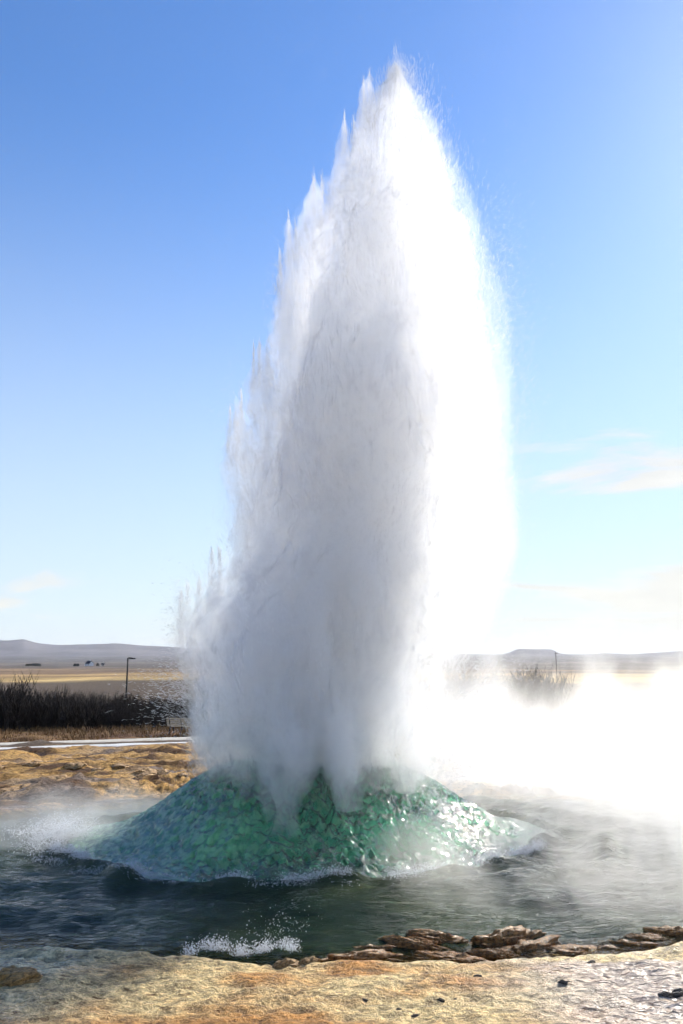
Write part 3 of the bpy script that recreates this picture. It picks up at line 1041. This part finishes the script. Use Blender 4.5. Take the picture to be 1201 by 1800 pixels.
def rock(name, me, px, py, w, label, cat, group, lvl=0.04, sy=.6, rz=None):
    p = at(px, py, z=lvl)
    zg = float(ground_z(np.array([p[0]]), np.array([p[1]]))[0])
    o = obj(name, me, None, None, label, cat, group, loc=(p[0], p[1], max(zg, -0.03) - 0.005))
    o.scale = (w * .5, w * .5 * sy, w * random.uniform(.34, .62))
    o.rotation_euler = (0, 0, rz if rz is not None else random.uniform(-.5, .5))
    return o


shore = [(628, 1674, .62), (650, 1656, .34), (730, 1652, .62), (792, 1676, .66), (770, 1644, .52), (880, 1646, .72), (925, 1658, .60), (868, 1670, .46),
         (958, 1668, .34), (1012, 1660, .46), (1058, 1656, .30), (1096, 1648, .46), (1138, 1638, .40), (1178, 1630, .52), (700, 1678, .20)]
for i, (px, py, w) in enumerate(shore):
    rock('crusted_rock', CR[i % 5], px, py, w, 'low brown rock crusted with pebbly nodules at the near waterline', 'rock', 'crusted rocks along the near waterline', sy=random.uniform(.28, .5))
for i, (px, py, w) in enumerate([(505, 1696, .22), (545, 1694, .16), (20, 1742, .36), (45, 1738, .22)]):
    rock('pale_rock', PL[i % 4], px, py, w, ['flat tan rock at the water edge beside the shore foam', 'low tan rock poking through the wet crust'][i // 2], 'rock', ['tan rocks beside the foam', 'tan rocks on the wet crust'][i // 2], sy=.5)
for i, (px, py, w) in enumerate([(990, 1730, .07), (1000, 1728, .05), (1145, 1684, .06), (1040, 1686, .07), (1195, 1752, .16), (1170, 1758, .10), (800, 1752, .03), (790, 1764, .03), (775, 1756, .06), (730, 1784, .06), (700, 1776, .05), (840, 1710, .06), (520, 1750, .06), (640, 1758, .05)]):
    rock('dark_stone', DS[i % 2], px, py, w, 'small dark stone lying on the wet tan crust', 'stone', 'dark stones on the wet crust', lvl=.1, sy=.4)
k = 0
while k < 46:
    px, py = random.uniform(-40, 340), 1318 + 120 * random.random() ** 1.4
    zz = -0.2
    for _ in range(4):
        p = at(px, py, z=zz)
        zz = float(ground_z(p[0:1], p[1:2])[0])
    if p[1] > 37 or pool_rho(p[0:1], p[1:2])[0] < 1.06: continue
    w = random.uniform(.2, .5) * (0.6 + p[1] / 30)
    o = obj('pale_rock', PL[k % 4], None, None, 'rough ochre crust boulder on the terraces behind the pool', 'rock', 'ochre boulders on the terraces', loc=(p[0], p[1], zz - .03 * w))
    o.scale = (w * .6, w * .4, w * random.uniform(.3, .5)); o.rotation_euler = (0, 0, random.uniform(-.4, .4))
    k += 1


# ------------------------------------------------------------------ thicket
def shrub_meshes(seed, hgt):
    r = random.Random(seed)
    st, tw = Parts(), Parts()
    for _ in range(26):
        bx, by = r.gauss(0, .28), r.gauss(0, .28)
        lean = (r.gauss(0, .13) + bx * .5, r.gauss(0, .13) + by * .5)
        h = hgt * r.uniform(.6, 1.0)
        pts, rad = [], []
        for q in range(5):
            s = q / 4
            pts.append((bx + lean[0] * h * s + r.gauss(0, .03), by + lean[1] * h * s + r.gauss(0, .03), h * s * .95 - .1))
            rad.append(.024 * (1 - s) + .004)
        st.tube(pts, rad, 4)
        for _ in range(13):
            s = r.uniform(.12, .98)
            i = min(3, int(s * 4)); g = s * 4 - i
            p0 = Vector(pts[i]).lerp(Vector(pts[i + 1]), g)
            L = hgt * r.uniform(.12, .30)
            an = r.uniform(0, 6.28)
            d = Vector((math.cos(an) * .45, math.sin(an) * .45, 1)).normalized()
            p1 = p0 + d * L * .5 + Vector((r.gauss(0, .03), r.gauss(0, .03), 0)); p2 = p0 + d * L
            tw.tube([p0, p1, p2], [.013, .010, .005], 3)
    return st.mesh('stems'), tw.mesh('twigs')


SH = []
for k in range(6):
    a, b = shrub_meshes(300 + k, 3.0)
    a.materials.append(M['stem']); b.materials.append(M['twig'])
    SH.append((a, b))


def shrub(x, y, s, k, label, group):
    z = float(ground_z(np.array([x]), np.array([y]))[0])
    t = thing('bare_shrub', label, 'shrub', (x, y, z), random.uniform(0, 6.28), group)
    t.scale = (s * random.uniform(.9, 1.2), s * random.uniform(.9, 1.2), s)
    obj('stems', SH[k][0], None, t)
    obj('twigs', SH[k][1], None, t)


LS = 'leafless dark shrub in the thicket beyond the gravel path'
n_s = 0
for row in range(5):
    x = -30.0
    while x < -8.5:
        y = 52.5 + row * 1.8 + random.gauss(0, .3) + (x + 17) * .16
        s = random.uniform(.72, .98)
        if x > -19: s *= 0.92 - 0.2 * min(1, (x + 19) / 5)
        tall = -22.4 < x < -21.2 and row < 2
        if tall: s = 1.2
        shrub(x, y, s, n_s % 6, 'taller leafless shrub sticking up above the rest of the thicket' if tall else LS, 'shrubs of the thicket beyond the path')
        n_s += 1
        x += random.uniform(.75, 1.15)
for row in range(3):
    x = 7.6
    while x < 14.5:
        shrub(x, 54 + row * 2.2 + random.gauss(0, .4), random.uniform(1.1, 1.4), n_s % 6, 'leafless dark shrub half hidden by the drifting steam', 'shrubs behind the steam')
        n_s += 1
        x += random.uniform(.8, 1.3)


def build_grass():
    n = 26000
    x = rng.uniform(-30, 28, n)
    off = rng.uniform(1.1, 12, n)
    y = 40.6 + (x + 17) * .33 + 1.05 * off
    keep = noise(x * .5, y * .5, 0, 5) > -.35
    x, y = x[keep], y[keep]; n = len(x)
    z = ground_z(x, y)
    h = rng.uniform(.12, .38, n); w = rng.uniform(.012, .03, n)
    a = rng.uniform(0, math.pi, n); lx, ly = rng.normal(0, .1, n), rng.normal(0, .1, n)
    V = np.empty((n, 3, 3))
    V[:, 0] = np.stack([x - w * np.cos(a), y - w * np.sin(a), z - .02], -1)
    V[:, 1] = np.stack([x + w * np.cos(a), y + w * np.sin(a), z - .02], -1)
    V[:, 2] = np.stack([x + lx, y + ly, z + h], -1)
    me = mesh_from('dry_grass', V.reshape(-1, 3), np.arange(3 * n).reshape(-1, 3), False)
    obj('dry_grass', me, M['grass'], label='dry russet grass between the gravel path and the thicket', kind='stuff')


build_grass()


# ------------------------------------------------------------------ bench
def build_bench():
    p = at(322, 1283, Y=47.0)
    x, y = p[0], 47.0
    z = float(ground_z(np.array([x]), np.array([y]))[0])
    b = thing('park_bench', 'slatted wooden bench with dark iron legs beside the gravel path', 'bench', (x, y, z), R(-14))
    rot = Vector((0, 0, 1)).to_track_quat('Z', 'Y')
    from mathutils import Matrix
    tilt = Matrix.Rotation(R(18), 3, 'X')
    for k in range(4):       # backrest faces away from the geyser
        me = Parts().box((0, -0.24 - .055 * k * .5, .54 + .115 * k), (1.8, .03, .09), tilt).mesh('back_slat')
        obj('back_slat', me, M['slat'], b)
    for k in range(4):
        me = Parts().box((0, -.12 + .125 * k, .45), (1.8, .10, .035)).mesh('seat_slat')
        obj('seat_slat', me, M['slat'], b)
    for sx in (-.72, 0, .72):
        q = Parts().tube([(sx, .30, 0), (sx, .22, .42)], [.032, .028], 6).tube([(sx, -.32, 0), (sx, -.16, .43), (sx, -.25, .55), (sx, -.36, .95)], [.032, .028, .026, .02], 6)
        q.tube([(sx, .28, .425), (sx, -.17, .425)], [.024, .024], 6)
        obj('leg_frame', q.mesh('leg_frame'), M['iron'], b)


build_bench()


# ------------------------------------------------------------------ lamp post, mast, stakes
def ground_at(x, y): return float(ground_z(np.array([x]), np.array([y]))[0])


def build_lamp():
    Y = 72.0
    p = at(225, 1157, Y=Y)
    z = ground_at(p[0], Y); h = p[2] - z
    t = thing('lamp_post', 'slim dark lamp post with a short arm rising behind the thicket', 'lamp post', (p[0], Y, z))
    obj('pole', Parts().tube([(0, 0, -.1), (0, 0, 1.0), (0, 0, h)], [.10, .085, .06], 8).mesh('pole'), M['iron'], t)
    obj('arm', Parts().tube([(0, 0, h - .03), (.12, 0, h + .04), (.38, 0, h + .02)], [.05, .05, .045], 8).mesh('arm'), M['iron'], t)
    obj('lamp_head', Parts().box((.42, 0, h - .03), (.5, .22, .11)).mesh('lamp_head'), M['iron'], t)


build_lamp()


def build_mast():
    Y = 260.0
    p = at(977, 1146, Y=Y)
    z = ground_at(p[0], Y); h = p[2] - z
    t = thing('utility_pole', 'thin bare utility pole in front of the table mountain', 'pole', (p[0], Y, z))
    obj('pole', Parts().tube([(0, 0, -.1), (0, 0, h)], [.13, .09], 8).mesh('pole'), M['iron'], t)
    obj('crossarm', Parts().box((0, 0, h - .5), (1.1, .1, .12)).mesh('crossarm'), M['iron'], t)


build_mast()


# ------------------------------------------------------------------ farm in the valley
def gable(name, label, px, Y, w, dp, hw, hr, rz):
    p = at(px, 1170, Y=Y)
    x = p[0]; z = ground_at(x, Y) - .3
    t = thing(name, label, 'house', (x, Y, z), rz)
    v = [(-w / 2, -dp / 2, 0), (w / 2, -dp / 2, 0), (w / 2, dp / 2, 0), (-w / 2, dp / 2, 0), (-w / 2, -dp / 2, hw), (w / 2, -dp / 2, hw), (w / 2, dp / 2, hw), (-w / 2, dp / 2, hw), (w / 2, 0, hw + hr), (-w / 2, 0, hw + hr)]
    f = [(0, 1, 5, 4), (2, 3, 7, 6), (1, 2, 6, 8, 5), (3, 0, 4, 9, 7), (3, 2, 1, 0)]
    me = bpy.data.meshes.new('wall'); me.from_pydata(v, [], f); me.update()
    obj('wall', me, M['wallw'], t)
    q = Parts(); e = .35
    for s in (-1, 1):
        a, b = (0, hw + hr + .25), (s * (dp / 2 + e), hw - e * hr / (dp / 2) + .2)
        n = len(q.v)
        for xx in (-w / 2 - e, w / 2 + e):
            for (yy, z2) in (a, b):
                q.v += [(xx, yy, z2), (xx, yy, z2 - .2)]
        q.f += [[n, n + 2, n + 6, n + 4], [n + 1, n + 5, n + 7, n + 3], [n, n + 1, n + 3, n + 2], [n + 4, n + 6, n + 7, n + 5], [n + 2, n + 3, n + 7, n + 6], [n, n + 4, n + 5, n + 1]]
    roof = obj('roof', q.mesh('roof'), M['roofd'], t)
    obj('chimney', Parts().box((w * .2, 0, hw + hr + .6), (.9, .9, 1.6)).mesh('chimney'), M['wallw'], roof)
    for k in range(3):
        obj('window', Parts().box((-w * .3 + k * w * .3, -dp / 2 - .02, hw * .55), (1.1, .08, 1.3)).mesh('window'), M['glass'], t)


gable('farmhouse', 'white gabled farmhouse with a dark roof in the far fields', 157, 1300, 10.5, 8.5, 4.2, 4.2, R(-35))
gable('farm_shed', 'tiny white shed in the fields beside the farmhouse', 181, 1300, 4.6, 4.0, 2.6, 1.6, R(20))


def far_tree(px, Y, w, h, label, group):
    x = at(px, 1168, Y=Y)[0]; z = ground_at(x, Y)
    t = thing('far_tree', label, 'tree', (x, Y, z), 0, group)
    obj('trunk', Parts().tube([(0, 0, -.3), (0, 0, h * .7)], [.3, .12], 6).mesh('trunk'), M['stem'], t)
    n = 420
    p = rng.normal(0, 1, (n, 3)); p /= np.linalg.norm(p, axis=1, keepdims=True)
    p *= rng.random((n, 1)) ** .4 * np.array([[w / 2, w / 2, h * .5]])
    p[:, 2] += h * .52
    p[:, :2] *= (1.15 - .6 * np.clip(p[:, 2:3] / h, 0, 1))
    V, F = spindles(p, rng.normal(0, 1, (n, 3)), rng.uniform(.8, 1.6, n), rng.uniform(.25, .5, n))
    obj('crown', mesh_from('crown', V, F, False), M['farleaf'], t)


for px in (47, 51, 55): far_tree(px + random.uniform(-1, 1), 1150 + random.uniform(-30, 30), 4.5, 3.4, 'low dark tree in the windbreak across the far fields', 'windbreak across the far fields')
for px in (58, 62, 66, 70): far_tree(px, 1180 + random.uniform(-30, 30), 4.5, 4.4, 'low dark tree in the windbreak across the far fields', 'windbreak across the far fields')
for px in (132, 137, 172): far_tree(px, 1330, 5.5, 4.8, 'dark tree standing close to the white farmhouse', 'trees by the farmhouse')


# ------------------------------------------------------------------ air
def build_haze():
    t = NT('haze_air')
    v = t.n('VolumePrincipled', {'Color': (0.80, 0.86, 0.96, 1), 'Density': 3.0e-5, 'Anisotropy': 0.3})
    t.t.links.new(v.outputs[0], t.out.inputs['Volume'])
    me = Parts().box((0, 5000, 80), (36000, 33000, 310)).mesh('haze')
    obj('haze', me, t.m, kind='stuff', label='thin blue air over the valley')


build_haze()
